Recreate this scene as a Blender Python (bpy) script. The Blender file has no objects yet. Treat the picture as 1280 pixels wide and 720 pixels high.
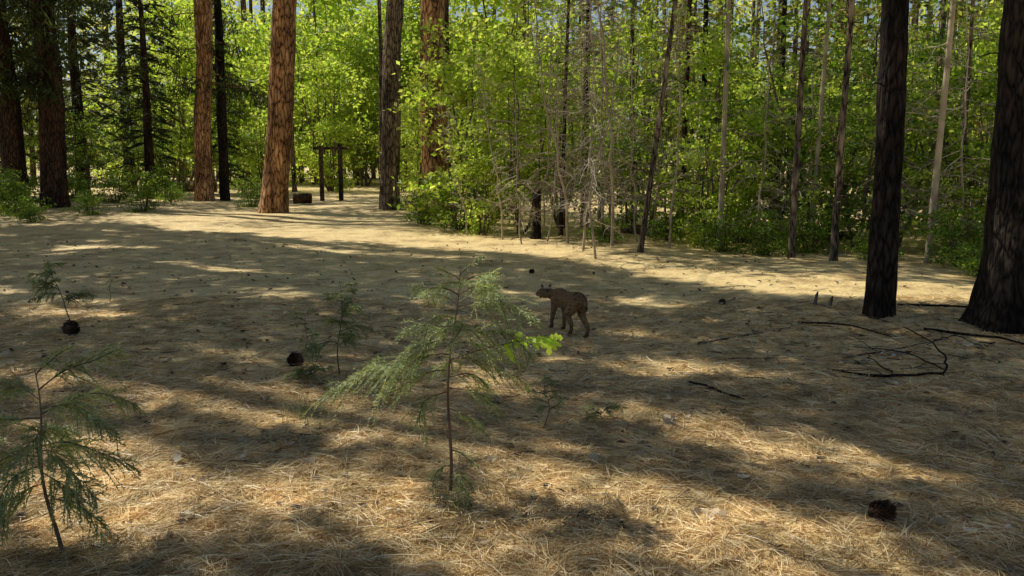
import bpy, bmesh, math, random
import numpy as np
from mathutils import Vector, Matrix, noise
rng=np.random.default_rng(7); random.seed(7)
scene=bpy.context.scene
scene.view_settings.view_transform='Standard'
scene.view_settings.look='None'
scene.view_settings.exposure=0

SUN_AZ=math.radians(300.7); SUN_EL=math.radians(53)
SX,SY=math.sin(SUN_AZ),math.cos(SUN_AZ); COT=1/math.tan(SUN_EL)

def gz(x,y):
    x=np.asarray(x,float); y=np.asarray(y,float)
    return (.035*np.sin(.7*x+.3*y+1)+.03*np.sin(.5*y-.9*x)+.010*np.sin(3.1*x+1.7*y)*np.sin(2.3*y-1.1*x)
            +.006*np.sin(7.3*x-3.1*y)*np.sin(6.1*y+2.7*x))
def norm(v): return v/np.maximum(np.linalg.norm(v,axis=-1,keepdims=True),1e-9)

# ---------------------------------------------------------------- mesh builder
class MB:
    def __init__(s): s.v=[];s.f=[];s.m=[];s.n=0;s.sm=[]
    def add(s,V,F,mat,smooth=False):
        V=np.asarray(V,float).reshape(-1,3);F=np.asarray(F,int).reshape(-1,4)
        s.v.append(V);s.f.append(F+s.n);s.m.append(np.full(len(F),mat));s.sm.append(np.full(len(F),smooth));s.n+=len(V)
    def leaves(s,C,L,W,up,mat,axis=None,axw=0.):
        C=np.asarray(C,float);n=len(C)
        if n==0:return
        nr=norm(rng.normal(size=(n,3))+np.array([0,0,up]))
        r=rng.normal(size=(n,3))
        if axis is not None: r=norm(r)*(1-axw)+axis*axw
        a=norm(r-nr*np.sum(r*nr,axis=1,keepdims=True))
        if axis is not None and axw>.6:
            a=norm(r);nr=norm(nr-a*np.sum(a*nr,axis=1,keepdims=True))
        b=np.cross(nr,a)
        k=rng.uniform(.65,1.25,(n,1));l=a*L*k/2;w=b*W*k/2
        V=np.stack([C-l,C+w-l*.1+nr*W*.12,C+l,C-w-l*.1+nr*W*.12],1)
        s.add(V,np.arange(4*n).reshape(n,4),mat)
    def ribbons(s,P,W,mat,side=None):
        P=np.asarray(P,float);n,k,_=P.shape
        W=np.broadcast_to(np.asarray(W,float),(n,k))
        t=norm(P[:,-1]-P[:,0])
        if side is None: side=rng.normal(size=(n,3))
        sd=norm(np.cross(t,side))
        A=P+sd[:,None]*W[:,:,None]/2;B=P-sd[:,None]*W[:,:,None]/2
        V=np.stack([A,B],2).reshape(n,k*2,3)
        i=np.arange(k-1)*2
        f=np.stack([i,i+1,i+3,i+2],1)
        F=(f[None]+(np.arange(n)*k*2)[:,None,None])
        s.add(V,F,mat)
    def tubes(s,P,R,mat,sides=3):
        P=np.asarray(P,float);n,k,_=P.shape
        R=np.broadcast_to(np.asarray(R,float),(n,k))
        t=norm(P[:,-1]-P[:,0]);h=np.where(np.abs(t[:,2:3])>.9,np.array([[1.,0,0]]),np.array([[0,0,1.]]))
        u=norm(np.cross(t,h));w=np.cross(t,u)
        an=np.arange(sides)*2*np.pi/sides
        ring=u[:,None,:]*np.cos(an)[None,:,None]+w[:,None,:]*np.sin(an)[None,:,None]
        V=P[:,:,None,:]+ring[:,None]*R[:,:,None,None]
        f=[]
        for j in range(k-1):
            for a in range(sides):
                b=(a+1)%sides
                f.append([j*sides+a,j*sides+b,(j+1)*sides+b,(j+1)*sides+a])
        F=np.array(f)[None]+(np.arange(n)*k*sides)[:,None,None]
        s.add(V,F,mat,True)
    def trunk(s,x0,y0,z0,r,H,lx=0,ly=0,mat=0,sides=20,seg=40,rough=.05,flare=.35,seed=0,topr=.35,zfine=None):
        zs=np.linspace(0,1,seg)**1.25*H
        V=[]
        for z in zs:
            rr=r*(1-(1-topr)*z/H)*(1+flare*math.exp(-z/(r*.9)))
            for a in range(sides):
                an=a*2*math.pi/sides
                d=1+rough*noise.noise(Vector((math.cos(an)*2.6+seed*7,math.sin(an)*2.6,z*1.1)))*1.6
                d+=rough*noise.noise(Vector((math.cos(an)*9+seed,math.sin(an)*9,z*3.5)))
                d+=flare*.5*math.exp(-z/(r*.7))*math.sin(an*5+seed)*.5
                wob=.04*r*math.sin(z*.7+seed)*4
                V.append((x0+lx*z+wob+math.cos(an)*rr*d,y0+ly*z+math.sin(an)*rr*d,z0-.08+z))
        F=[]
        for j in range(seg-1):
            for a in range(sides):
                b=(a+1)%sides;F.append([j*sides+a,j*sides+b,(j+1)*sides+b,(j+1)*sides+a])
        s.add(V,F,mat,True)
    def build(s,name,mats,obj=True,loc=(0,0,0)):
        V=np.concatenate(s.v);F=np.concatenate(s.f);M=np.concatenate(s.m);S=np.concatenate(s.sm)
        me=bpy.data.meshes.new(name)
        me.vertices.add(len(V));me.vertices.foreach_set('co',V.ravel().astype(np.float32))
        me.loops.add(F.size);me.loops.foreach_set('vertex_index',F.ravel().astype(np.int32))
        me.polygons.add(len(F));me.polygons.foreach_set('loop_start',np.arange(0,F.size,4,dtype=np.int32))
        me.polygons.foreach_set('loop_total',np.full(len(F),4,np.int32))
        for m in mats: me.materials.append(m)
        me.polygons.foreach_set('material_index',M.astype(np.int32))
        me.polygons.foreach_set('use_smooth',S)
        me.update(calc_edges=True)
        if not obj: return me
        return place(name,me,loc)
def place(name,me,loc=(0,0,0),rz=0,sc=1,parent=None):
    o=bpy.data.objects.new(name,me);scene.collection.objects.link(o)
    o.location=loc;o.rotation_euler=(0,0,rz)
    o.scale=(sc,sc,sc) if not hasattr(sc,'__len__') else sc
    if parent: o.parent=parent
    return o

# ---------------------------------------------------------------- materials
def newmat(name):
    m=bpy.data.materials.new(name);m.use_nodes=True;nt=m.node_tree
    return m,nt,nt.nodes,nt.links,nt.nodes['Principled BSDF'],nt.nodes['Material Output']
def ramp(N,cols,pos=None):
    r=N.new('ShaderNodeValToRGB');e=r.color_ramp.elements
    while len(e)<len(cols): e.new(.5)
    for i,c in enumerate(cols):
        e[i].position=pos[i] if pos else i/(len(cols)-1);e[i].color=(*c,1)
    return r
def leafmat(name,cols,tr=.35,rough=.5,pos=None,nscale=.9,tint=(1.5,1.25,.6),spec=.35):
    m,nt,N,L,B,O=newmat(name)
    g=N.new('ShaderNodeNewGeometry');r=ramp(N,cols,pos);L.new(g.outputs['Random Per Island'],r.inputs[0])
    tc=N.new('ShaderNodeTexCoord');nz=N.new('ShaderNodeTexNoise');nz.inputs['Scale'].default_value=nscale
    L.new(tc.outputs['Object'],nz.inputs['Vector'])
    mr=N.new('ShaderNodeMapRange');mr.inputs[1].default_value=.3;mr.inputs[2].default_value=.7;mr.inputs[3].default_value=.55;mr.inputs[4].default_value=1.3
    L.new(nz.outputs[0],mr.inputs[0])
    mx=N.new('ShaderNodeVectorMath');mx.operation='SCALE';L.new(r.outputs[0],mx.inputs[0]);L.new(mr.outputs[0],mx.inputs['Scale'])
    L.new(mx.outputs[0],B.inputs['Base Color']);B.inputs['Roughness'].default_value=rough;B.inputs['Specular IOR Level'].default_value=spec
    if tr>0:
        t=N.new('ShaderNodeBsdfTranslucent');ti=N.new('ShaderNodeVectorMath');ti.operation='MULTIPLY';L.new(mx.outputs[0],ti.inputs[0]);ti.inputs[1].default_value=tint
        L.new(ti.outputs[0],t.inputs[0])
        mix=N.new('ShaderNodeMixShader');mix.inputs[0].default_value=tr
        L.new(B.outputs[0],mix.inputs[1]);L.new(t.outputs[0],mix.inputs[2]);L.new(mix.outputs[0],O.inputs[0])
    return m
def barkmat(name,dark,mid,light,sc=9,bump=.6):
    m,nt,N,L,B,O=newmat(name)
    tc=N.new('ShaderNodeTexCoord');mp=N.new('ShaderNodeMapping');mp.inputs['Scale'].default_value=(1,1,.28)
    L.new(tc.outputs['Object'],mp.inputs[0])
    nz=N.new('ShaderNodeTexNoise');nz.inputs['Scale'].default_value=3;nz.inputs['Detail'].default_value=6;L.new(mp.outputs[0],nz.inputs[0])
    ad=N.new('ShaderNodeMixRGB');ad.inputs[0].default_value=.12;L.new(mp.outputs[0],ad.inputs[1]);L.new(nz.outputs[1],ad.inputs[2])
    vo=N.new('ShaderNodeTexVoronoi');vo.feature='DISTANCE_TO_EDGE';vo.inputs['Scale'].default_value=sc;L.new(ad.outputs[0],vo.inputs[0])
    n2=N.new('ShaderNodeTexNoise');n2.inputs['Scale'].default_value=sc*3;n2.inputs['Detail'].default_value=8;L.new(mp.outputs[0],n2.inputs[0])
    r=ramp(N,[dark,mid,light],[.0,.16,.5]);
    ma=N.new('ShaderNodeMath');ma.operation='MULTIPLY_ADD';ma.inputs[1].default_value=.6;L.new(n2.outputs[0],ma.inputs[0]);
    sb=N.new('ShaderNodeMath');sb.operation='SUBTRACT';sb.inputs[1].default_value=.27;L.new(vo.outputs[0],sb.inputs[0]);L.new(sb.outputs[0],ma.inputs[2])
    L.new(ma.outputs[0],r.inputs[0]);
    r3=ramp(N,[(.35,.35,.37),(1.3,1.22,1.15)],[.35,.65]);L.new(nz.outputs[0],r3.inputs[0])
    mu=N.new('ShaderNodeMixRGB');mu.blend_type='MULTIPLY';mu.inputs[0].default_value=1;L.new(r.outputs[0],mu.inputs[1]);L.new(r3.outputs[0],mu.inputs[2])
    L.new(mu.outputs[0],B.inputs['Base Color']);B.inputs['Roughness'].default_value=.9;B.inputs['Specular IOR Level'].default_value=.15
    bp=N.new('ShaderNodeBump');bp.inputs['Strength'].default_value=bump;bp.inputs['Distance'].default_value=.05
    L.new(ma.outputs[0],bp.inputs['Height']);L.new(bp.outputs[0],B.inputs['Normal'])
    return m
def islandmat(name,cols,rough=.7,tr=0,pos=None,spec=.35):
    return leafmat(name,cols,tr,rough,pos,3.,(1,1,1),spec)

M_bark_or=barkmat('bark_orange',(.04,.022,.014),(.46,.25,.12),(.72,.47,.27),11)
M_bark_gr=barkmat('bark_grey',(.02,.017,.013),(.19,.15,.11),(.38,.31,.23),11)
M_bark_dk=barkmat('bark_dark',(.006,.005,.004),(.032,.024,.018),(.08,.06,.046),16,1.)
M_bark_cd=barkmat('bark_cedar',(.012,.008,.006),(.07,.042,.027),(.14,.085,.055),14)
M_twig=islandmat('twig_bark',[(.05,.035,.025),(.14,.10,.07),(.28,.22,.16)],.85)
M_twigpale=islandmat('twig_pale',[(.18,.14,.09),(.42,.34,.23),(.65,.56,.42)],.85)
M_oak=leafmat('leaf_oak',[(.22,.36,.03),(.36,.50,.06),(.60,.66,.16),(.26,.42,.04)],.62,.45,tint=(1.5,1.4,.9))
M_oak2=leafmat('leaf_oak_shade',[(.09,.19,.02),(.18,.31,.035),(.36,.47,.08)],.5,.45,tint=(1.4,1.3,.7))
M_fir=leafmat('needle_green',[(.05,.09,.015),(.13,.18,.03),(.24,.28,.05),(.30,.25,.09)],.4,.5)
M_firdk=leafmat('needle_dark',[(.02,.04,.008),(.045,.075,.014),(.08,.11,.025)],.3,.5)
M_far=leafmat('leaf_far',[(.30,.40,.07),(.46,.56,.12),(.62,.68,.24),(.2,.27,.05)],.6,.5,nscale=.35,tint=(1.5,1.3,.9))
M_sap=leafmat('cedar_sapling_leaf',[(.18,.25,.10),(.30,.38,.17),(.44,.52,.28),(.36,.33,.14)],.4,.5,nscale=5,tint=(1.3,1.2,.7))
M_lime=leafmat('new_leaf',[(.45,.7,.06),(.6,.8,.12)],.6,.4,tint=(1.3,1.2,.8))
M_straw=islandmat('dry_needles',[(.26,.13,.045),(.60,.40,.16),(.86,.66,.33),(.95,.83,.52)],.45,.2,spec=.5)
M_dead=islandmat('dead_leaf',[(.30,.22,.13),(.55,.45,.30),(.74,.65,.48)],.8,.2,spec=.2)
M_cone=islandmat('cone_scale',[(.03,.017,.01),(.08,.045,.025),(.14,.08,.045)],.7)
M_wood=barkmat('weathered_wood',(.02,.015,.012),(.09,.065,.05),(.17,.13,.10),14,.3)

# ground material
def groundmat():
    m,nt,N,L,B,O=newmat('ground_litter')
    tc=N.new('ShaderNodeTexCoord')
    hs=[]
    for i,(ang,sx,sy) in enumerate([(20,9,95),(75,8,90),(130,10,100),(165,14,60)]):
        mp=N.new('ShaderNodeMapping');mp.inputs['Rotation'].default_value=(0,0,math.radians(ang));mp.inputs['Location'].default_value=(i*3.7,i*1.3,0)
        mp.inputs['Scale'].default_value=(sx,sy,20);L.new(tc.outputs['Object'],mp.inputs[0])
        nz=N.new('ShaderNodeTexNoise');nz.inputs['Scale'].default_value=1;nz.inputs['Detail'].default_value=3;nz.inputs['Distortion'].default_value=.5
        L.new(mp.outputs[0],nz.inputs[0]);hs.append(nz.outputs[0])
    cur=hs[0]
    for h in hs[1:]:
        mm=N.new('ShaderNodeMath');mm.operation='MAXIMUM';L.new(cur,mm.inputs[0]);L.new(h,mm.inputs[1]);cur=mm.outputs[0]
    r=ramp(N,[(.20,.11,.04),(.72,.52,.22),(.92,.75,.40),(.96,.86,.56)],[.45,.54,.65,.8]);L.new(cur,r.inputs[0])
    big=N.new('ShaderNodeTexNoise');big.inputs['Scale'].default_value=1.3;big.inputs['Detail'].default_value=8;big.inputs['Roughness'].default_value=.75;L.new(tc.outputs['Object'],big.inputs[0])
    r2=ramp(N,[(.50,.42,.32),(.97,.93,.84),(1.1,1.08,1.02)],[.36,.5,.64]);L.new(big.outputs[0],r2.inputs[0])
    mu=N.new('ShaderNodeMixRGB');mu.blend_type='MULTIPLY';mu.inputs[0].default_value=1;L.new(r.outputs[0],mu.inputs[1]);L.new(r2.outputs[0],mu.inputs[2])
    sp=N.new('ShaderNodeTexVoronoi');sp.inputs['Scale'].default_value=13;L.new(tc.outputs['Object'],sp.inputs[0])
    sr=ramp(N,[(1,1,1),(0,0,0)],[.10,.2]);L.new(sp.outputs['Distance'],sr.inputs[0])
    mm=N.new('ShaderNodeMixRGB');L.new(sr.outputs[0],mm.inputs[0]);L.new(mu.outputs[0],mm.inputs[1]);mm.inputs[2].default_value=(.13,.07,.03,1)
    L.new(mm.outputs[0],B.inputs['Base Color']);B.inputs['Roughness'].default_value=.55;B.inputs['Specular IOR Level'].default_value=.5
    bp=N.new('ShaderNodeBump');bp.inputs['Strength'].default_value=.7;bp.inputs['Distance'].default_value=.03
    ah=N.new('ShaderNodeMath');ah.operation='ADD';L.new(cur,ah.inputs[0]);L.new(big.outputs[0],ah.inputs[1])
    L.new(ah.outputs[0],bp.inputs['Height']);L.new(bp.outputs[0],B.inputs['Normal'])
    return m
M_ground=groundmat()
xs=np.concatenate([-np.geomspace(400,12.3,25),np.arange(-12,12.01,.12),np.geomspace(12.3,400,25)])
ys=np.concatenate([-np.geomspace(300,2.3,16),np.arange(-2,24.01,.12),np.geomspace(24.3,500,34)])
X,Y=np.meshgrid(xs,ys);G=np.stack([X,Y,gz(X,Y)],-1)
nx,ny=len(xs),len(ys);idx=np.arange(nx*ny).reshape(ny,nx)
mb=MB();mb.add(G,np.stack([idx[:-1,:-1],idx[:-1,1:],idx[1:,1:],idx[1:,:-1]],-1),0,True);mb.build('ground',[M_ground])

# ---------------------------------------------------------------- litter
mb=MB()
def fan(n,y0,y1,pw=1.):
    y=y0+(y1-y0)*rng.random(n)**pw
    return (rng.random(n)*2-1)*(y*.62+.4),y
def needles(n,y0,y1,w,L,pw):
    x,y=fan(n,y0,y1,pw)
    x=np.repeat(x,3);y=np.repeat(y,3);k=len(x)
    an=np.repeat(rng.random(n)*2*np.pi,3)+rng.normal(0,.12,k)
    l=np.repeat(rng.uniform(.6,1.2,n),3)*L
    h=np.repeat(rng.random(n)**2*.028,3);bend=rng.normal(0,.18,k)
    P=np.zeros((k,4,3))
    for j in range(4):
        s=j/3;a=an+bend*s*1.5
        P[:,j,0]=x+np.cos(a)*l*s;P[:,j,1]=y+np.sin(a)*l*s
        P[:,j,2]=gz(P[:,j,0],P[:,j,1])+.004+h*(.3+s)+.012*np.sin(s*np.pi)*rng.random(k)
    side=np.zeros((k,3));side[:,2]=1;side+=rng.normal(0,.6,(k,3))
    mb.ribbons(P,w*np.array([1,1,.8,.3]),0,side)
needles(24000,3.2,7,.0035,.19,1.1)
needles(12000,6.5,11,.005,.2,1.)
mb.build('pine_needle_litter',[M_straw])
mb=MB()
def deadleaves(x,y,L):
    n=len(x);an=rng.random(n)*6.28;cur=rng.uniform(.1,.6,n)
    k=7;P=np.zeros((n,k,3))
    for j in range(k):
        s=j/(k-1)-.5
        P[:,j,0]=x+np.cos(an)*L*s;P[:,j,1]=y+np.sin(an)*L*s;P[:,j,2]=gz(x,y)+.024+L*cur*(s*s*2)
    sd=np.zeros((n,3));sd[:,2]=1;sd+=rng.normal(0,.35,(n,3))
    W=np.array([.08,.5,.28,.75,.4,.6,.08])[None]*np.reshape(L,(-1,1))*.85
    mb.ribbons(P,W,0,sd)
x,y=fan(260,3.6,15,.9);deadleaves(x,y,rng.uniform(.035,.09,260))
for (cx,cy,n,s) in [(-1.72,5.1,5,.12),(-1.5,5.4,5,.12),(1.02,5.75,5,.13),(.5,5.0,3,.12),(2.18,4.2,3,.12),(.85,4.25,3,.12),(3.4,8.0,18,.12),(3.0,7.6,12,.1),(.3,6.9,3,.11),(2.9,7.0,6,.1),(4.2,8.2,12,.1)]:
    x=cx+rng.normal(0,.1,n);y=cy+rng.normal(0,.06,n);deadleaves(x,y,rng.uniform(.5,1,n)*s)
mb.build('dead_leaf_litter',[M_dead])
mb=MB()
x,y=fan(480,3.6,16,1.);n=480
x[300:]=rng.uniform(2.2,5,180);y[300:]=rng.uniform(6.5,10.5,180)
a=rng.random(n)*6.28;l=rng.uniform(.05,.3,n);P=np.zeros((n,4,3))
for j in range(4):
    s=j/3;P[:,j,0]=x+np.cos(a+s*.5)*l*s;P[:,j,1]=y+np.sin(a+s*.5)*l*s;P[:,j,2]=gz(P[:,j,0],P[:,j,1])+.012+.015*s
mb.tubes(P,rng.uniform(.002,.006,(n,1))*np.array([[1,.9,.7,.4]]),0,4)
x,y=fan(1100,4,19,1.);mb.leaves(np.stack([x,y,gz(x,y)+.014],1),.07,.045,4,1)
mb.build('twig_litter',[M_twig,M_cone])

# ---------------------------------------------------------------- sticks
def branch(name,pts,r,mat,subs=()):
    mb=MB()
    def one(p,r):
        p=np.array(p,float);t=np.linspace(0,len(p)-1,len(p)*4);q=np.stack([np.interp(t,range(len(p)),p[:,i]) for i in range(3)],1)
        q[:,:2]+=rng.normal(0,.012,(len(q),2));q[:,2]+=gz(q[:,0],q[:,1])+r
        mb.tubes(q[None],np.linspace(r,r*.4,len(q))[None],0,8)
    one(pts,r)
    for s in subs: one(s,r*.5)
    return mb.build(name,[mat])
branch('fallen_stick',[(1.36,6.95,0),(1.5,6.75,.01),(1.68,6.45,0)],.016,M_bark_dk,[[(1.5,6.75,0),(1.42,6.6,.02)]])
branch('fallen_stick',[(1.75,8.6,0),(2.1,8.75,.01),(2.5,9.0,0)],.014,M_bark_gr)
branch('fallen_branch',[(2.62,7.3,0),(2.9,7.14,.01),(3.2,7.13,.02),(3.48,7.2,.03),(3.62,7.5,.07),(3.72,8.0,.1),(3.85,8.9,.05)],.014,M_bark_dk,
   [[(3.1,7.15,0),(3.0,7.5,.06),(3.15,8.0,.02)],[(3.6,7.4,0),(3.35,7.7,.1),(3.1,8.2,.03)],[(3.72,8.0,.1),(3.95,8.1,.14),(4.2,8.0,.04)]])
branch('fallen_branch',[(2.9,7.9,0),(3.5,8.1,.03),(4.0,8.3,.05)],.010,M_bark_gr,[[(3.3,8.0,0),(3.2,8.6,.06)]])
branch('fallen_branch',[(4.1,9.0,0),(4.5,8.4,.05),(4.8,8.1,.02)],.016,M_bark_dk,[[(4.5,8.4,0),(4.2,8.1,.06)]])
branch('fallen_branch',[(3.0,9.5,0),(3.4,9.1,.04),(3.6,8.6,.02)],.012,M_bark_dk,[[(3.3,9.2,0),(3.0,9.0,.06)]])
branch('fallen_branch',[(4.4,10.4,0),(5.2,10.0,.05),(5.9,10.2,.03)],.014,M_bark_dk,[[(5.1,10,0),(5.3,9.6,.08)]])
branch('fallen_branch',[(1.9,7.9,0),(2.3,7.75,.02),(2.6,7.9,.01)],.008,M_bark_gr,[[(2.2,7.8,0),(2.3,8.1,.03)]])
for (x,y,h) in [(3.5,10.5,.17),(3.62,10.35,.14),(4.35,10.6,.15),(4.1,10.0,.1)]:
    mb=MB();q=np.array([[x,y,-.02],[x+.005,y,h*.3],[x+.02,y+.005,h*.75],[x+.03,y,h]]);q[:,2]+=float(gz(x,y))
    mb.tubes(q[None],np.array([[.024,.021,.017,.006]]),0,7);mb.build('broken_stake',[M_bark_gr])
def log(name,p0,p1,r,mat):
    mb=MB();t=np.linspace(0,1,14)[:,None];q=np.array(p0)*(1-t)+np.array(p1)*t
    R=np.full(14,r)*rng.uniform(.93,1.07,14);R[0]=R[-1]=.01;q[0]=q[1];q[-1]=q[-2]
    mb.tubes(q[None],R[None],0,14);return mb.build(name,[mat])
log('fallen_log',(-18,46,.25),(-14.6,46.6,.25),.28,M_bark_gr)
log('fallen_log',(-8.1,34,.2),(-7.4,34.3,.2),.19,M_bark_cd)
log('fallen_log',(2.2,20.6,.12),(5.4,19.2,.16),.11,M_bark_gr)
log('fallen_log',(4.2,18.4,.1),(7.2,18.9,.14),.09,M_bark_gr)
mb=MB();mb.trunk(.5,19.3,0,.11,1.15,.02,0,0,14,12,.15,.5,3,.8);mb.build('tree_stump',[M_bark_dk])

# wooden frame (two posts, cross beam)
mb=MB()
def box(cx,cy,cz,dx,dy,dz,mat=0,b=.01):
    V=[];
    for z,s in ((-dz,1-b/dx),(-dz+b,1),(dz-b,1),(dz,1-b/dx)):
        for a,c in ((-1,-1),(1,-1),(1,1),(-1,1)): V.append((cx+a*dx*s,cy+c*dy*s,cz+z))
    F=[[0,3,2,1],[12,13,14,15]]
    for j in range(3):
        for a in range(4): F.append([j*4+a,j*4+(a+1)%4,j*4+4+(a+1)%4,j*4+4+a])
    mb.add(V,F,mat)
box(-7.5,36.5,1.0,.075,.075,1.15);box(-6.75,36.5,1.05,.08,.08,1.2)
box(-7.1,36.36,2.05,.68,.05,.055)
mb.build('wooden_frame',[M_wood])

# pine cones
def cone(loc,r,tilt):
    mb=MB();
    z=np.linspace(-1,1,10);q=np.stack([z*0,z*0,z*r*1.1],1)
    mb.tubes(q[None],(np.sqrt(np.clip(1-z*z,0.001,1))*r*.6)[None],0,8)
    n=150;i=np.arange(n);zz=-1+2*(i+.5)/n;an=i*2.39996
    rad=np.sqrt(1-zz**2*.85)
    o=np.stack([np.cos(an)*rad,np.sin(an)*rad,zz*1.15],1)*r*.82
    ax=norm(np.stack([np.cos(an),np.sin(an),.55+0*an],1))
    mb.leaves(o,r*.62,r*.42,0,0,ax,.95)
    ob=mb.build('pine_cone',[M_cone]);ob.location=loc;ob.rotation_euler=tilt
for (x,y,r,t) in [(-4.24,8.7,.08,(1.2,.3,0)),(-1.82,7.55,.065,(1.5,0,1)),(1.79,4.25,.06,(1.5,.2,1.2)),(2.52,10.9,.04,(1.4,0,2)),(.3,13.9,.04,(1.5,0,1))]:
    cone((x,y,float(gz(x,y))+r*.7),r,t)

# ---------------------------------------------------------------- saplings
def sapling(name,x,y,H,spec,stem_r=.009,lean=(0,0),seed=0,dens=1.,leafw=.0042,extra=None):
    mb=MB();k=16;s=np.linspace(0,1,k)
    S=np.stack([lean[0]*s+.018*np.sin(s*7+seed),lean[1]*s+.012*np.cos(s*5),H*s],1)
    mb.tubes(S[None],(stem_r*(1-.75*s))[None],0,7)
    for (h,az,L,rise,droop) in spec:
        az=math.radians(az);b0=np.array([np.interp(h,s,S[:,i]) for i in range(3)])
        m=12;u=np.linspace(0,1,m);az2=az+rng.normal(0,.5)*u**1.5
        R=np.stack([b0[0]+np.cos(az2)*L*u,b0[1]+np.sin(az2)*L*u,b0[2]+rise*L*u-droop*L*u**2+.02*L*np.sin(u*9+h*20)],1)
        mb.tubes(R[None],np.linspace(.004,.0012,m)[None],0,4)
        nt=int(17*L/.4*dens)+5
        P=[];W=[]
        roll=rng.normal(0,.35)
        for i in range(nt):
            f=.12+.86*(i+rng.random())/nt
            o=np.array([np.interp(f,u,R[:,c]) for c in range(3)])
            i0=min(int(f*(m-1)),m-2);tg=norm(R[i0+1]-R[i0]);per=norm(np.cross([0,0,1],tg)+np.array([0,0,roll]))
            for sg in (-1,1):
                if rng.random()<.18: continue
                tl=L*.5*(1-f*.6)*(.6+.4*math.sin(math.pi*min(f*1.2,1)))*rng.uniform(.4,1.45)
                dr=norm(tg*rng.uniform(.5,1.1)+per*sg*rng.uniform(.2,.9)+np.array([0,0,rng.normal(-.08,.35)]))
                q=6;w=np.linspace(0,1,q)[:,None];dp=rng.uniform(.15,.7)
                T=o+dr*tl*w+np.array([0,0,-dp*tl])*w**2
                P.append(T);
                nl=max(int(tl/.010),3)
                ff=(np.arange(nl)+.5)/nl
                for g2 in (-1,1):
                    B0=o+dr*tl*ff[:,None]+np.array([0,0,-dp*tl])*(ff[:,None]**2)
                    sd=norm(np.cross(dr,[0,0,1]))*g2
                    ll=.030*(1-ff*.5)*rng.uniform(.5,1.3,nl)
                    dd=norm(dr*.9+sd*.6+rng.normal(0,.28,(nl,3)))
                    tip=B0+dd*ll[:,None]
                    W.append(np.stack([B0,(B0+tip)/2,tip],1))
        P=np.array(P);sd=np.zeros((len(P),3));sd[:,2]=1;sd+=rng.normal(0,.3,sd.shape)
        mb.ribbons(P,np.array([.7,1,1,1,.8,.4])*leafw,1,sd)
        Wc=np.concatenate(W);sd=np.zeros((len(Wc),3));sd[:,2]=1;sd+=rng.normal(0,.5,sd.shape)
        mb.ribbons(Wc,np.array([.8,1,.3])*leafw,1,sd)
    if extra: extra(mb)
    return mb.build(name,[M_twig,M_sap,M_lime],loc=(x,y,float(gz(x,y))-.01))
def sprig(mb):
    R=np.array([[.03,0,.72],[.2,-.03,.78],[.36,-.05,.82],[.52,-.05,.84]]);mb.tubes(R[None],np.array([[.003,.003,.002,.0015]]),0,4)
    n=16;f=rng.uniform(.5,1,n);o=np.stack([np.interp(f,[0,.33,.66,1],R[:,i]) for i in range(3)],1)
    a=norm(rng.normal(size=(n,3))*[1,.6,.6]+[.5,0,-.1]);lg=rng.uniform(.7,1.2,(n,1));P=np.stack([o+a*.085*t*lg for t in np.linspace(0,1,7)],1)
    P[:,:,2]-=.02*np.linspace(0,1,7)**2
    sd=np.zeros((n,3));sd[:,1]=-1;sd[:,2]=.7;sd+=rng.normal(0,.3,sd.shape)
    mb.ribbons(P,np.array([.06,.55,.25,.8,.35,.6,.05])*.055,2,sd)
spec=[(.98,40,.12,.9,.2),(.96,170,.13,.8,.3),(.94,10,.30,.55,.3),(.93,-60,.2,.5,.3),(.9,200,.24,.5,.35),(.9,-30,.36,.5,.4),(.87,30,.42,.4,.35),(.86,150,.28,.5,.5),(.84,5,.44,.35,.4),
 (.8,250,.3,.4,.5),(.78,-60,.3,.3,.5),(.76,190,.3,.3,.5),(.74,0,.45,.25,.45),(.72,120,.35,.3,.5),(.70,190,.34,.2,.5),(.68,30,.36,.2,.5),(.66,186,.66,-.02,.30),(.64,176,.5,-.05,.35),(.62,-15,.4,.2,.6),(.6,80,.3,.2,.6),
 (.58,210,.36,.0,.5),(.55,20,.32,.1,.5),(.5,-20,.3,.1,.7),(.48,195,.28,.0,.6),(.4,-5,.2,.0,.7),(.22,-40,.14,.1,.8),(.15,190,.15,.1,.9),(.12,300,.14,.2,1.),(.1,60,.15,.2,1.)]
sapling('cedar_sapling',-.33,4.45,1.16,spec,.010,(.06,0),1,extra=sprig)
sp2=[(.97,60,.16,.9,.3),(.9,20,.38,.7,.4),(.85,160,.3,.5,.5),(.8,-20,.4,.4,.6),(.76,60,.4,.5,.5),(.74,200,.4,.3,.6),(.7,300,.35,.3,.6),(.64,100,.35,.3,.6),(.6,10,.4,.2,.7),(.58,-40,.4,.2,.6),(.55,180,.42,.1,.6),(.5,240,.35,.1,.7),(.45,330,.35,.1,.7),(.38,170,.3,.0,.8),(.3,20,.25,0,.8)]
sapling('cedar_sapling',-2.02,3.88,.84,sp2,.010,(-.05,0),2,1.3,.0052)
def sparse(n,L,seed):
    r=np.random.default_rng(seed);return [(.35+.62*i/n,r.uniform(0,360),L*(1.1-.6*i/n)*r.uniform(.7,1.1),r.uniform(.2,.7),.4) for i in range(n)]
sapling('cedar_sapling',-1.4,7.28,.78,sparse(14,.28,1),.007,(.03,0),3,.9,.008)
sapling('cedar_sapling',-4.4,9.1,.70,sparse(12,.32,2),.007,(-.25,0),4,.9,.009)
sapling('cedar_sapling',.22,5.7,.38,sparse(10,.16,3),.004,(0,0),5,.8,.004)
sapling('cedar_sapling',-1.85,8.0,.42,sparse(7,.16,4),.004,(.06,0),6,.7,.005)
sapling('cedar_sapling',.6,5.85,.14,sparse(8,.16,6),.003,(0,0),8,.8,.004)
sapling('cedar_sapling',-1.6,7.1,.12,sparse(9,.2,7),.003,(0,0),9,.8,.005)
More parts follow.
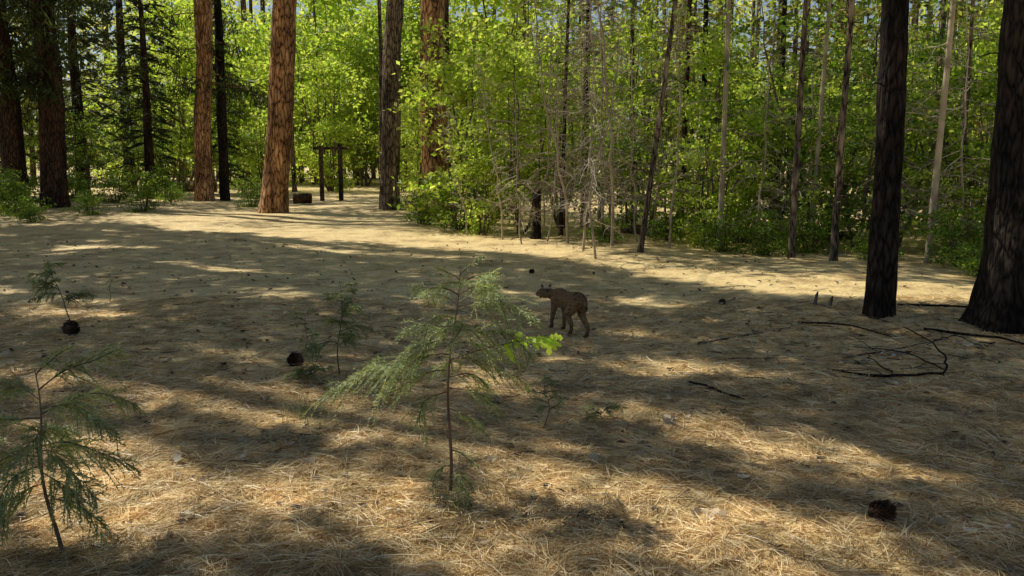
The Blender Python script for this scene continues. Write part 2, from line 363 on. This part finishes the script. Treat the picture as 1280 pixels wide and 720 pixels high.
sapling('cedar_sapling',-2.75,4.3,.6,sparse(14,.34,8),.006,(0,0),10,1.,.005)
sapling('bare_sapling',-4.85,10.9,.35,sparse(3,.06,5),.005,(.1,0),7,.1,.003)
mb=MB()
for (cx,cy,n,h) in [(-1.42,6.0,26,.2),(-1.25,5.8,14,.14),(-2.6,5.2,18,.16),(-.25,4.3,30,.16),(.9,5.9,10,.1),(2.0,9.9,8,.12)]:
    x=cx+rng.normal(0,.05,n);y=cy+rng.normal(0,.05,n);d=rng.normal(0,.4,(n,2));hh=h*rng.uniform(.5,1.1,n)
    P=np.stack([np.stack([x+d[:,0]*hh*s*s,y+d[:,1]*hh*s*s,gz(x,y)+hh*s],1) for s in np.linspace(0,1,5)],1)
    mb.ribbons(P,np.array([1,1,.8,.6,.1])*.005,0)
mb.build('grass_tuft',[M_sap])

# ---------------------------------------------------------------- vegetation variants
def curve(p0,d,L,k,droop=0,wig=.05):
    u=np.linspace(0,1,k)[:,None];q=np.array(p0)+np.array(d)*L*u;q[:,2]-=droop*L*u[:,0]**2
    w=np.cumsum(rng.normal(0,wig*L/k,(k,3)),0);w[0]=0;return q+w
def oakmesh(name,H,spread,ncl,nl,leaf,lm,stems=4,low=.15,bark=None):
    mb=MB();C=[]
    for s in range(stems):
        a=rng.random()*6.28;ln=rng.uniform(.05,.28)
        d=np.array([math.cos(a)*ln,math.sin(a)*ln,1.]);h=H*rng.uniform(.75,1)
        st=curve((math.cos(a)*.1,math.sin(a)*.1,-.05),d,h,12,0,.15)
        mb.tubes(st[None],np.linspace(.02+.005*H,.008,12)[None],0,6)
        nb=int(ncl/stems)
        for b in range(nb):
            f=low+(1-low)*rng.random();o=np.array([np.interp(f,np.linspace(0,1,12),st[:,i]) for i in range(3)])
            aa=rng.random()*6.28;L=spread*(.35+.75*math.sin(math.pi*(f*.85+.1)))*rng.uniform(.5,1.1)
            br=curve(o,(math.cos(aa),math.sin(aa),rng.uniform(.05,.6)),L,6,.25,.2)
            mb.tubes(br[None],np.linspace(.012,.003,6)[None],0,4)
            for g in np.linspace(.35,1.05,4):
                c=np.array([np.interp(g,np.linspace(0,1,6),br[:,i]) for i in range(3)])
                C.append(c+rng.normal(0,.1,3))
    C=np.array(C);P=np.repeat(C,nl,0)+rng.normal(size=(len(C)*nl,3))*np.array([.2,.2,.07])*spread/1.3
    mb.leaves(P,leaf,leaf*.6,1.1,1)
    return mb.build(name,[bark or M_twig,lm],False)
def firmesh(name,H,Lm,r,lm,low=.12,lev=30,per=4,nf=44,size=.28,bark=None,deadlow=True):
    mb=MB();mb.trunk(0,0,0,r,H,0,0,0,9,16,.08,.3,rng.integers(50),.15)
    C=[];A=[]
    for i in range(lev):
        f=low+(1-low)*(i+rng.random())/lev;z=f*H
        L0=Lm*(1-f)**.65*(.7 if f<.25 else 1)
        for j in range(per):
            a=rng.random()*6.28;L=L0*rng.uniform(.5,1.15)+.15
            d=np.array([math.cos(a),math.sin(a),rng.uniform(-.05,.3)])
            br=curve((0,0,z),d,L,7,rng.uniform(.25,.5),.12)
            mb.tubes(br[None],np.linspace(.02*(1-f)+.006,.003,7)[None],0,4)
            g=rng.uniform(.25,1.05,nf);o=np.stack([np.interp(g,np.linspace(0,1,7),br[:,c]) for c in range(3)],1)
            lat=np.array([-d[1],d[0],0]);sg=rng.choice([-1,1],nf)[:,None]
            ax=norm(d*.8+lat*sg*rng.uniform(.2,1,(nf,1))+[0,0,-.35]+rng.normal(0,.2,(nf,3)))
            w=rng.uniform(.1,1,(nf,1))*(1.1-g[:,None])*L*.45
            C.append(o+ax*w);A.append(ax)
    C=np.concatenate(C);A=np.concatenate(A)
    mb.leaves(C,size,size*.22,.8,1,A,.85)
    if deadlow:
        P=[]
        for i in range(26):
            a=rng.random()*6.28;P.append(curve((0,0,rng.uniform(.05,low+.1)*H),(math.cos(a),math.sin(a),rng.uniform(-.3,.3)),rng.uniform(.3,1.1),6,.2,.25))
        mb.tubes(np.array(P),np.linspace(.009,.003,6)[None],0,3)
    return mb.build(name,[bark or M_bark_gr,lm],False)
def twigmesh(name,H,mat,r=.03,nb=42,sub=7,Lb=.9):
    mb=MB();st=curve((0,0,-.05),(rng.normal(0,.05),rng.normal(0,.05),1),H,16,0,.12);mb.tubes(st[None],np.linspace(r,.006,16)[None],0,7)
    P=[];Q=[]
    for i in range(nb):
        f=.12+.88*rng.random();o=np.array([np.interp(f,np.linspace(0,1,16),st[:,c]) for c in range(3)]);a=rng.random()*6.28
        L=Lb*(1.15-f*.6)*rng.uniform(.4,1.1);d=np.array([math.cos(a),math.sin(a),rng.uniform(-.35,.6)])
        b=curve(o,d,L,7,.3,.3);P.append(b)
        for k in range(sub):
            g=rng.uniform(.2,1);o2=np.array([np.interp(g,np.linspace(0,1,7),b[:,c]) for c in range(3)])
            Q.append(curve(o2,norm(d+rng.normal(0,.7,3)),L*.4*rng.uniform(.4,1.),5,.4,.3))
    mb.tubes(np.array(P),np.linspace(.008,.003,7)[None],0,3);mb.tubes(np.array(Q),np.linspace(.004,.002,5)[None],0,3)
    return mb.build(name,[mat],False)

OAK=[oakmesh('oak_a',5.6,1.5,50,20,.14,M_oak),oakmesh('oak_b',4.6,1.3,42,20,.13,M_oak),oakmesh('oak_c',3.0,1.1,32,20,.12,M_oak,5,.05)]
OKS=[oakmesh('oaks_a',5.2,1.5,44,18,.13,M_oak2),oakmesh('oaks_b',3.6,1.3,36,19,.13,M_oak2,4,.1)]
LOW=[oakmesh('low_a',.8,.7,26,16,.08,M_oak2,5,.05),oakmesh('low_b',1.3,.8,30,18,.09,M_oak2,5,.05)]
FIR=[firmesh('fir_a',13,2.0,.13,M_fir),firmesh('fir_b',10,1.7,.10,M_fir,.08),firmesh('fir_c',16,2.4,.18,M_fir,.2)]
CED=[firmesh('ced_a',15,2.6,.28,M_firdk,.10,bark=M_bark_cd,nf=60,per=5),firmesh('ced_b',12,2.3,.2,M_firdk,.08,bark=M_bark_cd,nf=60,per=5)]
TWG=[twigmesh('twig_a',5.5,M_twigpale,nb=56,sub=9),twigmesh('twig_b',4.2,M_twigpale,.022,50,9),twigmesh('twig_c',6.5,M_twig,.045,50,6,1.1)]
def R(): return rng.random()*6.28
def put(name,meshes,pts,s0=.85,s1=1.15):
    for (x,y,*r) in pts:
        s=(r[0] if r else 1)*rng.uniform(s0,s1)
        place(name,meshes[rng.integers(len(meshes))],(x,y,float(gz(x,y))),R(),s)
put('oak_tree',OAK[:2],[(-.9,22.3),(.2,20.8),(-.4,25.5,1.2),(1.2,22.6),(2.4,26,1.1),(4.2,19.8,.8),(7.4,17.8,.8),(9.5,19),(6.2,21.5,.9),(-3.4,36,1.1),(3.4,23,1),(8.4,20.4),(10.2,21.5),(-.1,29,1.4)])
put('oak_shrub',OAK[2:],[(-.7,20.8,.7),(3.8,17.9,.9),(5.4,18.6),(7.9,16.2,.8),(8.8,15.2,.7),(-9,46,1.3),(-5.6,47,1.3),(-12.2,45,1.3),(-3.4,44,1.2)])
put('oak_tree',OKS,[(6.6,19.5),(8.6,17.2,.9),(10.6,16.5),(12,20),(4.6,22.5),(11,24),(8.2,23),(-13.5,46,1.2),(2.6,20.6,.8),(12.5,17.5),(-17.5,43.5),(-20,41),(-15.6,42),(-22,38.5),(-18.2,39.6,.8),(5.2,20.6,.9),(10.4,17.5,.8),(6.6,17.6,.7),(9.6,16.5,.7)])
put('low_shrub',LOW,[(-14.2,26.5,.8),(-13.0,25.0,.6),(-15.2,28),(-12.6,27.5,.6),(-11.6,29,.6),(-16.5,30),(4.6,16.6,.6),(6.2,15.4,.6),(7.2,14.6,.7),(8.2,14.1),(3.2,19,.7),(5.5,17,.7),(-2.3,23.5,.8),(-1.2,22,1),(1.9,18.2,.6),(9.3,14.8),(-3.3,30,.8),(-9.3,33,.7),(6.9,13.4,.5),(7.6,12.8,.5),(3.9,17,.6),(-17.4,28.5),(-15.5,25.5,.8),(-15,35),(-13.4,36,.8),(-17,36),(-18.5,35),(-14.5,38),(-20,36.5)])
put('fir_tree',FIR,[(5.4,28),(9,30),(12.5,27),(12,34),(3.6,34),(13.8,19),(16,23),(9.9,25,.8),(7.0,31,.8),(.5,40),(7.5,40),(15,40)])
put('cedar_tree',CED,[(-23,40),(-18.6,45),(-21.5,37.5,.9),(-15.3,39.2,.9),(-26,37),(-13.8,44,.8),(-19.5,42)])
put('dead_sapling',TWG[:2],[(1.43,15.6,.9),(1.1,18),(1.9,17.4),(.7,18.6),(2.5,18.2),(.2,18.2,.8),(3.0,17.5),(1.6,19.5,1.1),(2.2,20.5,1.1),(4.4,17,1),(6.4,15.8),(7.7,15.4),(5.8,18),(9,16.4),(3.5,21,1.2),(-.2,19.4,.7),(1.3,16.8,.8),(6.9,17.2,1.1),(.6,19.6,1.2),(2.9,19.3,1.2),(-1.0,20.6,.6),(1.9,18.8,1.2)])
slim=[(2.3,16.5,.055,.12,M_bark_gr),(3.93,17.4,.06,.01,M_twigpale),(4.87,16,.065,.02,M_bark_gr),(5.77,17.7,.05,.03,M_twigpale),(5.38,15.3,.065,.02,M_bark_gr),
      (6.87,15.1,.06,.03,M_twigpale),(7.9,16.3,.05,.0,M_bark_gr),(3.7,20.3,.08,.02,M_bark_cd),(2.9,22,.07,-.02,M_bark_gr),(1.8,23,.1,.01,M_bark_cd),
      (9.0,20,.08,.02,M_bark_gr),(6.3,22,.09,.0,M_bark_dk),(4.9,24,.1,0,M_bark_dk),(7.8,25,.1,0,M_bark_gr),(1.05,20,.05,.03,M_bark_cd),(-10.6,45,.12,0,M_bark_gr),(-6.0,43,.14,0,M_bark_gr),(-14.6,44,.2,0,M_bark_or),(-4.2,45,.2,0,M_bark_gr),(-2.6,38,.14,0,M_bark_cd)]
for i,(x,y,r,ln,mt) in enumerate(slim):
    mb=MB();z0=float(gz(x,y));H=10 if y<30 else 14
    mb.trunk(x,y,z0,r,H,ln,0,0,10,24,.08,.25,i,.3)
    P=[curve((x+ln*z,y,z0+z),(math.cos(a),math.sin(a),rng.uniform(-.3,.4)),rng.uniform(.3,1.3),6,.3,.25) for z,a in zip(rng.uniform(.8,H,40),rng.uniform(0,6.28,40))]
    mb.tubes(np.array(P),np.linspace(.009,.003,6)[None],0,3)
    C=np.array([p[-1] for p in P if p[-1][2]>3.6 or rng.random()<.2])
    Q=np.repeat(C,22,0)+rng.normal(size=(len(C)*22,3))*[.28,.28,.14]
    mb.leaves(Q,.12,.065,1,1)
    mb.build('slim_tree',[mt,M_oak if i%2 else M_oak2])

# distant forest : one parented mass
df=bpy.data.objects.new('distant_forest',None);scene.collection.objects.link(df)
for i in range(44):
    y=rng.uniform(48,85);x=rng.uniform(-.66,.66)*y
    if y<72 and -.36<x/y<-.03: continue
    place('conifer',(FIR+FIR+CED)[rng.integers(8)],(x,y,0),R(),rng.uniform(.9,1.5),df)
for i in range(56):
    y=rng.uniform(48,75);x=rng.uniform(-.62,.62)*y
    place('broadleaf',OAK[rng.integers(2)],(x,y,0),R(),rng.uniform(1.0,1.9),df)
for i in range(22):
    y=rng.uniform(56,72);x=(-.36+.34*(i+.5)/22)*y
    place('broadleaf',OAK[rng.integers(2)],(x,y,0),R(),rng.uniform(2.1,3.0),df)
mb=MB()
n=760;y=rng.uniform(80,104,n);C=np.stack([rng.uniform(-.75,.75,n)*y,y,rng.random(n)**.8*25],1)
P=np.repeat(C,60,0)+rng.normal(size=(n*60,3))*[1.3,1.3,.8];P[:,2]=np.abs(P[:,2])
mb.leaves(P,.5,.28,.8,0)
for i in range(60):
    y=rng.uniform(72,92);x=rng.uniform(-.7,.7)*y;mb.trunk(x,y,0,rng.uniform(.2,.45),26,0,0,1,8,8,.05,.2,i,.3)
place('tree_line',mb.build('tree_line',[M_far,M_bark_gr],False),parent=df)

# ---------------------------------------------------------------- big pines + unseen canopy added to shade the clearing
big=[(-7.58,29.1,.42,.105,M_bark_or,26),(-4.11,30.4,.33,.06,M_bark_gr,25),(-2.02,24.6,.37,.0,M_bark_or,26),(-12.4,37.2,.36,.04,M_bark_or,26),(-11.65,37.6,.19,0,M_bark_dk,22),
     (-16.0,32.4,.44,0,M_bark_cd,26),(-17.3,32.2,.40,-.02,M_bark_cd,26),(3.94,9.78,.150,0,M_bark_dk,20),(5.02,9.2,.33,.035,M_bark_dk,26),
     (-13,13,.3,0,M_bark_gr,24),(-15,20,.3,0,M_bark_or,24),(-10,4.5,.3,0,M_bark_gr,24),(-20.5,27,.35,0,M_bark_or,24),(-22,18,.3,0,M_bark_gr,24),(-17,9,.3,0,M_bark_or,24),(-26,30,.3,0,M_bark_gr,24),(11,6,.3,0,M_bark_gr,24),(7,-5,.3,0,M_bark_or,24)]  # trees out of view, added to carry the shading clumps
ylo=lambda x:np.interp(x,[-9.4,-5.5,-1.25,1.33,2.9,5.1,8],[22.6,20.5,17.6,14.9,11.6,10.4,9.5])
yup=lambda x:np.interp(x,[-13,-7.9,-1.6,1.5,3.15,5.55,9],[31,30,23.6,17.6,13.5,12.2,11])
gaps=[(-2.2,4.5,.85,.5),(-1.5,6.2,1.1,.42),(-.95,4.5,.6,.42),(.05,5.15,.75,.38),(.85,4.4,1.25,.42),(-2.9,5.6,.3,.2),(2.06,7.3,.45,.18),(1.25,9.25,.55,.28),(-4.8,10.1,1.5,.26),(-2.9,11.5,.6,.22),
      (-5,14.6,1.2,.25),(-7.5,12.5,1.2,.25),(-.6,13.6,.7,.2),(-7.5,17.5,1.8,.3),(-3.5,17.7,1.3,.28),(.4,11.8,.5,.18),(-.2,3.6,.8,.3),(5.4,8.8,.6,.25),(-1.0,16.2,.8,.22)]
def shade(x,y):
    nz=noise.noise(Vector(((x*SX+y*SY)*.55,(x*SY-y*SX)*1.9,3.3)))
    n2=noise.noise(Vector((x*.35,y*.35,9.1)))
    if y<ylo(x)+n2*.6 or x<-.43*y:
        if x<-.43*y and y>22: return n2>-.3
        for (gx,gy,a,b) in gaps:
            dx,dy=x-gx,y-gy;u=dx*SX+dy*SY;v=dx*SY-dy*SX
            if (u/a)**2+(v/b)**2<1.25+nz*.9: return False
        th=.46 if y>8 else .30
        if y>14: th=.38
        if x>1.8 and y<9: th=.58
        return nz<th
    if y<yup(x)+n2*.5: return False
    if x>1: return n2+nz*.5>-.22
    return n2+nz*.4>-.15
cl=[];
def casters(x0,x1,y0,y1,st,h0,h1,leaf,m,sp,cond=lambda x,y:True):  # adds foliage clumps up the sun ray from each ground spot to be shaded
    for x in np.arange(x0,x1,st):
        for y in np.arange(y0,y1,st):
            xx=x+rng.uniform(-.5,.5)*st;yy=y+rng.uniform(-.5,.5)*st
            if not cond(xx,yy) or not shade(xx,yy): continue
            h=rng.uniform(h0,h1);px=xx+SX*COT*h;py=yy+SY*COT*h
            if h<1.75+.185*max(py,0)+1.0 and abs(px)<.62*py: h=1.75+.185*(py+2)+1.3;px=xx+SX*COT*h;py=yy+SY*COT*h
            cl.append((px,py,h,leaf,m,sp))
near=lambda x,y:y<ylo(x)+1 and abs(x)<.7*y+2.2
casters(-13,9,1.8,24,.27,11,15.5,.22,46,.155,near)
casters(-26,-9,20,42,.65,10,16,.34,40,.42,lambda x,y:x<-.43*y)
casters(-13,1,26,44,.6,12,16,.34,36,.36,lambda x,y:y>yup(x) and x>-.43*y)
casters(1,12,11.5,22,.5,11,15,.3,34,.3,lambda x,y:y>yup(x) and y<yup(x)+6)
print('clumps',len(cl))
cla=np.array(cl);tr=np.array([(b[0],b[1]) for b in big])
own=np.argmin(((cla[:,None,:2]-tr[None])**2).sum(2),1)
for i,(x,y,r,ln,mt,H) in enumerate(big):
    z0=float(gz(x,y));mb=MB()
    nearT=math.hypot(x,y)<12 and y>8
    mb.trunk(x,y,z0,r,H,ln,0,0,56 if nearT else 26,150 if nearT else 50,.07,.45 if i==8 else .22,i,.3)
    mine=cla[own==i]
    if len(mine):
        sel=mine[rng.random(len(mine))<.04]
        if len(sel):
            P=[]
            for c in sel:
                zz=min(max(c[2]-.8,8),H-1);a=np.array([x+ln*zz,y,zz]);u=np.linspace(0,1,7)[:,None];q=a+(c[:3]-a)*u;q[1:-1]+=rng.normal(0,.12,(5,3));P.append(q)
            mb.tubes(np.array(P),np.linspace(.035,.012,7)[None],0,5)
        for lf in np.unique(mine[:,3]):
            g=mine[mine[:,3]==lf];m=int(g[0,4]);Q=np.repeat(g[:,:3],m,0)+rng.normal(size=(len(g)*m,3))*g[0,5]
            mb.leaves(Q,lf,lf*.45,.3,1)
    if len(mine)<150:
        z1=17;n=36;a=rng.random(n)*6.28;zz=rng.uniform(z1,H,n);rr=rng.uniform(.4,2.6,n)*(1.2-(zz-z1)/12)
        C=np.stack([x+ln*zz+np.cos(a)*rr,y+np.sin(a)*rr,zz],1)
        P=[np.linspace([x+ln*(z-.4),y,z-.4],c,5) for c,z in zip(C,zz)];mb.tubes(np.array(P),np.linspace(.04,.012,5)[None],0,4)
        Q=np.repeat(C,40,0)+rng.normal(size=(n*40,3))*.4;mb.leaves(Q,.3,.09,.3,1)
    if i in (3,5,6):   # low drooping cedar boughs
        for z in rng.uniform(3.9,9,32 if i>3 else 14):
            a=rng.random()*6.28;L=rng.uniform(1.2,3.6);br=curve((x+ln*z,y,z),(math.cos(a),math.sin(a),.1),L,8,.35,.15)
            mb.tubes(br[None],np.linspace(.03,.006,8)[None],0,5)
            g=rng.uniform(.25,1.05,110);o=np.stack([np.interp(g,np.linspace(0,1,8),br[:,c]) for c in range(3)],1)+rng.normal(size=(110,3))*[.28,.28,.12]
            ax=norm(rng.normal(size=(110,3))*[.7,.7,.3]+[0,0,-.8]);o[:,2]-=rng.random(110)*.35
            mb.leaves(o,.3,.06,.3,2,ax,.85)
    P=[curve((x+ln*z,y,z),(math.cos(a),math.sin(a),rng.uniform(-.2,.3)),r+rng.uniform(.1,.5),5,.2,.15) for z,a in zip(rng.uniform(2.2,8,10),rng.uniform(0,6.28,10))]
    mb.tubes(np.array(P),np.linspace(.014,.005,5)[None],0,4)
    mb.build('pine_tree' if mt is not M_bark_cd else 'cedar_tree',[mt,M_fir,M_firdk])

# ---------------------------------------------------------------- bobcat
def furmat():
    m,nt,N,L,B,O=newmat('bobcat_fur')
    tc=N.new('ShaderNodeTexCoord');mp=N.new('ShaderNodeMapping');mp.inputs['Scale'].default_value=(.7,1,1);L.new(tc.outputs['Object'],mp.inputs[0])
    vo=N.new('ShaderNodeTexVoronoi');vo.inputs['Scale'].default_value=24;L.new(mp.outputs[0],vo.inputs[0])
    nz=N.new('ShaderNodeTexNoise');nz.inputs['Scale'].default_value=90;nz.inputs['Detail'].default_value=4;L.new(tc.outputs['Object'],nz.inputs[0])
    ad=N.new('ShaderNodeMath');ad.operation='MULTIPLY_ADD';ad.inputs[1].default_value=.35;L.new(nz.outputs[0],ad.inputs[0]);L.new(vo.outputs['Distance'],ad.inputs[2])
    r=ramp(N,[(.8,.8,.8),(0,0,0)],[.36,.5]);L.new(ad.outputs[0],r.inputs[0])
    sx=N.new('ShaderNodeSeparateXYZ');L.new(tc.outputs['Object'],sx.inputs[0])
    zr=ramp(N,[(.12,.075,.038),(.28,.185,.10),(.27,.17,.085),(.18,.112,.058)],[.0,.25,.35,.46]);L.new(sx.outputs[2],zr.inputs[0])
    mx=N.new('ShaderNodeMixRGB');L.new(r.outputs[0],mx.inputs[0]);L.new(zr.outputs[0],mx.inputs[1]);mx.inputs[2].default_value=(.035,.02,.012,1)
    r4=ramp(N,[(.65,.65,.65),(1.3,1.3,1.3)],[.3,.7]);L.new(nz.outputs[0],r4.inputs[0])
    mu=N.new('ShaderNodeMixRGB');mu.blend_type='MULTIPLY';mu.inputs[0].default_value=1;L.new(mx.outputs[0],mu.inputs[1]);L.new(r4.outputs[0],mu.inputs[2])
    L.new(mu.outputs[0],B.inputs['Base Color']);B.inputs['Roughness'].default_value=.95;B.inputs['Specular IOR Level'].default_value=.1
    bp=N.new('ShaderNodeBump');bp.inputs['Strength'].default_value=.6;bp.inputs['Distance'].default_value=.006;L.new(nz.outputs[0],bp.inputs['Height']);L.new(bp.outputs[0],B.inputs['Normal'])
    return m
M_fur=furmat()
M_furdk,_,_,_,B,_=newmat('bobcat_dark');B.inputs['Base Color'].default_value=(.02,.015,.012,1);B.inputs['Roughness'].default_value=.6
M_furlt,_,_,_,B,_=newmat('bobcat_light');B.inputs['Base Color'].default_value=(.5,.40,.28,1);B.inputs['Roughness'].default_value=.9
bm=bmesh.new()
def loft(secs,n=14):
    P=[Vector(s[:3]) for s in secs];rings=[]
    T=[(P[min(i+1,len(P)-1)]-P[max(i-1,0)]).normalized() for i in range(len(P))]
    full=[(P[0]-T[0]*min(secs[0][3:5])*.6,T[0],secs[0][3]*.5,secs[0][4]*.5)]+[(P[i],T[i],secs[i][3],secs[i][4]) for i in range(len(P))]+[(P[-1]+T[-1]*min(secs[-1][3:5])*.6,T[-1],secs[-1][3]*.5,secs[-1][4]*.5)]
    for p,t,ra,rb in full:
        lat=Vector((0,1,0));lat=(lat-t*lat.dot(t)).normalized();up=t.cross(lat)
        rings.append([bm.verts.new(p+lat*ra*math.cos(a)+up*rb*math.sin(a)) for a in [k*2*math.pi/n for k in range(n)]])
    for a,b in zip(rings,rings[1:]):
        for k in range(n): bm.faces.new((a[k],a[(k+1)%n],b[(k+1)%n],b[k]))
    bm.faces.new(rings[0][::-1]);bm.faces.new(rings[-1])
loft([(-.345,0,.385,.042,.05),(-.31,0,.385,.076,.078),(-.25,0,.383,.088,.096),(-.16,0,.375,.082,.09),(-.05,0,.362,.076,.086),(.07,0,.355,.078,.098),(.17,0,.355,.08,.108),(.25,0,.36,.07,.095),(.31,.01,.365,.057,.072)])
loft([(.24,0,.365,.058,.075),(.30,.02,.372,.054,.062),(.345,.04,.378,.05,.054),(.385,.06,.38,.05,.052)])
HX,HY,HZ=-.05,.03,-.085
def hd(l): loft([(a+HX,b+HY,c+HZ,*r) for (a,b,c,*r) in l],12)
hd([(.385,.045,.465,.045,.045),(.42,.055,.472,.064,.058),(.455,.068,.47,.065,.058),(.49,.085,.462,.051,.046),(.52,.098,.45,.034,.031),(.54,.105,.445,.025,.023)])
for s in (-1,1):
    hd([(.43,.06+s*.045,.455,.024,.038),(.415,.06+s*.062,.43,.015,.024)])
    hd([(.425,.057+s*.038,.50,.024,.026),(.418,.057+s*.046,.54,.017,.016),(.414,.057+s*.050,.572,.006,.006)])
for s,dx in ((1,.10),(-1,-.07)):   # hind
    y=.05*s
    loft([(-.25,y*.8,.37,.05,.088),(-.225+dx*.3,y,.30,.048,.075),(-.18+dx*.6,y*1.1,.235,.037,.052),(-.235+dx*.8,y*1.1,.18,.027,.034),(-.31+dx,y*1.05,.13,.021,.025),(-.305+dx,y*1.05,.09,.019,.021),(-.285+dx,y*1.05,.04,.02,.021),(-.265+dx,y*1.05,.02,.027,.019),(-.235+dx,y*1.05,.016,.026,.015)])
for s,dx in ((1,.06),(-1,-.06)):
    y=.048*s
    loft([(.235,y*.8,.355,.042,.07),(.225,y,.285,.038,.055),(.21+dx*.5,y*1.05,.225,.029,.038),(.225+dx*.8,y,.155,.023,.027),(.24+dx,y*.95,.09,.020,.022),(.24+dx,y*.95,.04,.019,.02),(.255+dx,y*.95,.02,.026,.018),(.28+dx,y*.95,.016,.025,.014)])
loft([(-.34,0,.41,.022,.024),(-.385,-.005,.395,.018,.019),(-.415,-.01,.355,.016,.016),(-.425,-.01,.315,.013,.013)],10)
me=bpy.data.meshes.new('bobcat');bm.normal_update();bmesh.ops.recalc_face_normals(bm,faces=bm.faces);bm.to_mesh(me);bm.free()
cat=place('bobcat',me)
md=cat.modifiers.new('r','REMESH');md.mode='VOXEL';md.voxel_size=.006;md.use_smooth_shade=True
md=cat.modifiers.new('s','SMOOTH');md.factor=.5;md.iterations=4
dg=bpy.context.evaluated_depsgraph_get();me2=bpy.data.meshes.new_from_object(cat.evaluated_get(dg));cat.modifiers.clear();cat.data=me2
me2.materials.clear()
for m_ in (M_fur,M_furdk,M_furlt): me2.materials.append(m_)
for p in me2.polygons:
    c=p.center;p.use_smooth=True
    if (c.x<-.41 and c.z<.34) or (c.z>.475 and c.x>.3) or (c.x>.485 and c.z>.355): p.material_index=1
    elif (c.x>.40 and c.z<.365) or (c.x>.34 and .435<c.z<.455): p.material_index=2
nv=len(me2.polygons);sel=rng.choice(nv,10000)
C=np.array([me2.polygons[i].center for i in sel]);Nn=np.array([me2.polygons[i].normal for i in sel])
back=np.zeros_like(C);back[:,0]=-1;back[:,2]=-.5
leg=C[:,2]<.22;back[leg]=[0,0,-1]
dr=norm(Nn*.3+back*.9+rng.normal(0,.15,C.shape));ln_=rng.uniform(.010,.018,(len(C),1));ln_[leg]*=.5
fb=MB();fb.ribbons(np.stack([C,C+dr*ln_*.5,C+dr*ln_-Nn*.001],1),np.array([.0022,.0018,.0005]),0,np.cross(dr,Nn)+rng.normal(0,.3,C.shape))
fur=fb.build('fur',[M_fur]);fur.parent=cat
for s in (-1,1):
    bpy.ops.mesh.primitive_uv_sphere_add(segments=12,ring_count=8,radius=.008,location=(.497+HX,.088+s*.032+HY,.478+HZ));e=bpy.context.object;e.name='eye';e.data.materials.append(M_furdk);e.parent=cat
cat.location=(.57,9.32,float(gz(.57,9.32))+.006);cat.rotation_euler=(0,0,math.radians(112))
cat.scale=(.97,.97,.97)

# ---------------------------------------------------------------- light, sky, camera
w=bpy.data.worlds.new('World');scene.world=w;w.use_nodes=True;nt=w.node_tree
sk=nt.nodes.new('ShaderNodeTexSky');sk.sky_type='NISHITA';sk.sun_disc=False;sk.sun_elevation=SUN_EL;sk.sun_rotation=SUN_AZ
bg=nt.nodes['Background'];bg.inputs[1].default_value=.085;nt.links.new(sk.outputs[0],bg.inputs[0])
ld=bpy.data.lights.new('sun','SUN');ld.energy=5;ld.angle=math.radians(.5);ld.color=(1,.96,.86)
lo=bpy.data.objects.new('sun',ld);scene.collection.objects.link(lo)
S=Vector((SX*math.cos(SUN_EL),SY*math.cos(SUN_EL),math.sin(SUN_EL)));lo.rotation_euler=S.to_track_quat('Z','Y').to_euler();lo.location=(-20,12,30)
cd=bpy.data.cameras.new('camera');cd.sensor_width=36;cd.lens=32.34;cd.clip_end=1500
co=bpy.data.objects.new('camera',cd);scene.collection.objects.link(co);co.location=(0,0,1.75);co.rotation_euler=(math.radians(90-8.16),0,0)
scene.camera=co
